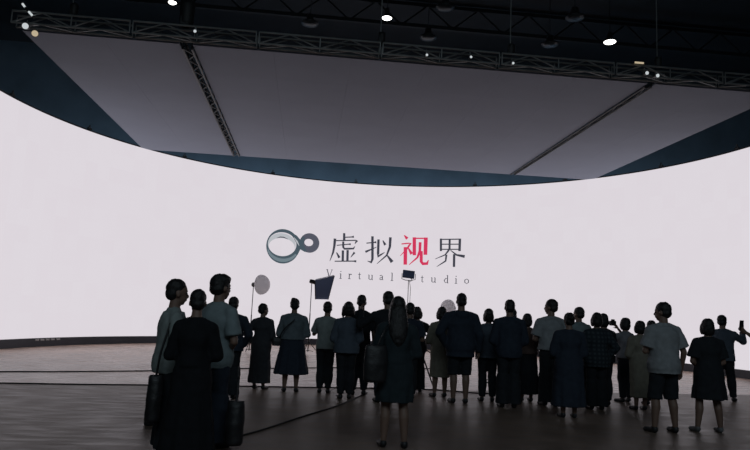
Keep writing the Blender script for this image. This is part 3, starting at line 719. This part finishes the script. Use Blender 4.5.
P['i'] = person('slim cropped haired man in black behind the woman with bobbed hair', 1.0,11.62,1.768,-4,.96,False,dict(c=black,loose=.008),dict(kind='trousers',c=black),'crop',L='down',Rr='down',feet=((-.05,0),(.06,0)))
P['j'] = person('man in black with both arms lifted behind the long haired woman in front', 1.37,10.75,1.82,6,1.04,False,dict(c=black,loose=.010,sleeve='long'),dict(kind='trousers',c=navy),'short',head=(8,-4),L=((.13,.05,-.09),(.11,.13,.035)),Rr='phone')
P['k'] = person('woman with long dark hair in a knee length dark coat dress, front middle, bare legs', 1.04,7.25,1.658,0,1.02,True,dict(c=dteal,loose=.012,sleeve='long'),dict(kind='dress',hem=.30,w=.128),'long',L='clasp',Rr='fold',feet=((-.062,.01),(.075,-.01)),head=(0,2))
P['l'] = person('person in dark clothes mostly hidden, just right of the long haired woman', 1.84,11.3,1.655,0,.98,False,dict(c=navy,loose=.010),dict(kind='trousers',c=black),'short',L='clasp',Rr='fold')
P['m'] = person('woman in black looking right with one arm stretched out to the right', 2.16,12.35,1.607,-12,.98,True,dict(c=black,loose=.010,sleeve='long'),dict(kind='wide',c=black),'bob',head=(-30,0),L='clasp',Rr='side')
P['n'] = person('woman in a long beige dress left of the tall man in the dark jacket', 2.50,11.7,1.62,8,.98,True,dict(c=beige,loose=.016,sleeve='long'),dict(kind='dress',hem=.22,w=.120,flat=.8),'bob',L='fold',Rr='fold',feet=((-.06,0),(.06,0)))
P['o'] = person('tall broad man in a dark hooded jacket and long shorts, right of the beige dress', 2.68,10.95,1.86,0,1.14,False,dict(c=navy,loose=.018,sleeve='long',hem=.42,hood=True),dict(kind='shorts',c=black),'crop',L='hip',Rr='loose',feet=((-.055,0),(.06,0)))
P['p'] = person('woman in a dark grey jumper and trousers left of the tall man in black', 3.27,11.3,1.62,-5,1.04,True,dict(c=slate,loose=.014,sleeve='long',hem=.47),dict(kind='trousers',c=black),'bob',L='clasp',Rr='clasp')
P['q'] = person('tall man in a dark navy shirt and loose trousers, middle of the right group', 3.43,10.6,1.78,-4,1.06,False,dict(c=navy,loose=.012,sleeve='long',hem=.46),dict(kind='wide',c=black),'crop',L='clasp',Rr='clasp')
P['r'] = person('person peering out from behind the right shoulder of the tall navy man', 4.0,12.2,1.652,0,1.04,False,dict(c=char,loose=.012,sleeve='long'),dict(kind='wide',c=black),'short',L='clasp',Rr='hip')
P['s'] = person('woman in a brown top and long dark skirt lifting a phone beside a white shirt', 4.04,11.45,1.566,4,1.0,True,dict(c=brown,loose=.012,sleeve='long',hem=.54),dict(kind='skirt',hem=.09,w=.150,c=black),'bob',head=(-8,0),L=((.06,.10,-.09),(-.01,.165,.045)),Rr='fold')
P['t'] = person('man in a white short sleeved shirt looking left, in the right group', 4.31,11.0,1.828,6,1.06,False,dict(c=lgrey,loose=.012,hem=.52),dict(kind='wide',c=black),'short',head=(42,0),L='fold',Rr='fold')
P['u'] = person('woman with a bun in a wide dark navy dress, front of the right group', 4.10,9.71,1.595,-3,1.14,True,dict(c=navy,loose=.020,sleeve='long'),dict(kind='dress',hem=.11,w=.165,flat=.8),'bun',L='clasp',Rr='clasp')
P['v'] = person('man in a pale blue grey shirt behind the woman in the wide navy dress', 5.15,11.75,1.73,8,1.02,False,dict(c=tealg,loose=.010),dict(kind='trousers',c=black),'short',head=(20,0),L='fold',Rr='fold')
P['w'] = person('woman with wide dark hair in a dark checked shirt, left of the photographer', 5.0,10.67,1.63,0,1.10,True,dict(c=plaid((.018,.026,.034),(.05,.065,.075)),loose=.016,sleeve='long',hem=.44),dict(kind='wide',c=black),'bob',L='clasp',Rr='hip')
P['W'] = person('dark haired person whose head shows just right of the woman in the checked shirt', 5.42,11.3,1.627,0,1.02,True,dict(c=black,loose=.010,sleeve='long'),dict(kind='trousers',c=black),'bob',L='clasp',Rr='clasp')
P['x'] = person('woman in a grey top lifting a camera to her face, right group', 6.10,11.81,1.573,24,1.02,True,dict(c=(.2,.2,.22),loose=.010,sleeve='short',hem=.52),dict(kind='trousers',c=black),'bob',head=(8,0),L='eye',Rr='eye')
P['y'] = person('short woman in a loose pale beige dress, left of the man in black shorts', 5.86,10.82,1.525,6,1.04,True,dict(c=beige,loose=.018,sleeve='long'),dict(kind='dress',hem=.14,w=.118,flat=.85),'bob',head=(10,0),L='clasp',Rr='clasp')
P['z'] = person('person whose dark head shows between the beige dress and the white shirt', 6.47,11.53,1.54,0,1.0,True,dict(c=char,loose=.010),dict(kind='trousers',c=black),'short',L='clasp',Rr='clasp')
P['A'] = person('man in a pale shirt, black shorts and bare legs, looking left, front right', 5.03,8.64,1.785,6,1.02,False,dict(c=lgrey,loose=.016,hem=.455),dict(kind='shorts',c=black),'short',head=(38,-3),L='fold',Rr='loose',feet=((-.09,0),(.09,0)))
P['B'] = person('woman with short hair in a loose dark knee length dress, front far right, bare legs', 5.79,8.79,1.59,-4,1.06,True,dict(c=black,loose=.016,sleeve='short'),dict(kind='dress',hem=.29,w=.150,flat=.8),'bob',L='clasp',Rr='clasp',feet=((-.11,.0),(.095,.0)),shoes='shoe2')
P['C'] = person('man in dark clothes striding right behind the woman in the loose dark dress', 8.53,12.45,1.72,-38,1.04,False,dict(c=slate,loose=.012,sleeve='long'),dict(kind='trousers',c=black),'short',head=(-20,0),L='fold',Rr=((.085,.11,-.07),(.075,.215,.035)),feet=((-.05,-.02),(.09,.06)))
P['D'] = person('person at the right edge of the photo with only a raised arm and phone showing', 7.17,9.0,1.66,38,1.0,True,dict(c=slate,loose=.008,sleeve='short'),dict(kind='trousers',c=black),'long',L=((-.01,.16,-.02),(.005,.285,.075)),Rr='down')
for k in 'gjsCD':
    s = {'g':-1,'j':1,'s':-1,'C':1,'D':-1}[k]
    lab = {'g':'phone held up by the man in the sage shirt','j':'phone held up by the man in black with lifted arms','s':'phone held up by the woman in the brown top','C':'phone held by the striding man at the far right','D':'phone in the raised hand at the right edge of the photo'}[k]
    p = P[k]['hd'][s]; phone(p+Vector((0,0,.01)), lab, {'C':-38,'D':10}.get(k,0))
# stills camera held by the photographer
p = P['x']['hd'][1]
t = thing('stills_camera', 'black camera held up by the woman in the grey top', 'camera', p+Vector((-.05,.02,.04)), R(24))
bm = BM(); box(bm, (0,0,0), (.14,.065,.095)); bevel(bm,.012); from_bm('body', bm, M['black'], t)
bm = BM(); box(bm, (0,-.005,.06), (.06,.05,.035)); bevel(bm,.008); from_bm('viewfinder', bm, M['black'], t)
bm = BM(); lathe(bm, (0,.03,0), (0,.16,0), [(0,.034),(.08,.036),(.13,.04)], 16); from_bm('lens', bm, M['phone'], t)
# bags
s = P['f']['sh'][1]; bag(Vector((-.47,11.70,.80)), (.20,.09,.16), 'small dark bag at the left hip of the woman in the wide skirt', [(-.44,11.69,.93),(-.36,11.56,1.10),(-.18,11.53,1.28)], 12)
bag(Vector((.79,7.06,.72)), (.27,.15,.40), 'large dark shoulder bag on the left side of the long haired woman', [(.80,7.06,1.09),(.85,7.06,1.22),(.91,7.12,1.33)], 8)
bag(Vector((-1.40,6.50,.34)), (.15,.18,.44), 'dark bag hanging at the hip of the leftmost man', [(-1.40,6.50,.75),(-1.37,6.49,1.0),(-1.31,6.53,1.28)], 10, 'shoulder_bag')
bag(Vector((-.64,6.72,.10)), (.19,.20,.43), 'dark round bottomed bag hanging low on the right of the group at the left', [(-.64,6.72,.50),(-.64,6.76,.70),(-.66,6.84,.86)], 0, 'tote_bag')
bag(Vector((-1.80,8.2,.0)), (.12,.12,.29), 'small dark upright bag on the floor at the far left of the crowd', None, 15, 'carry_bag')
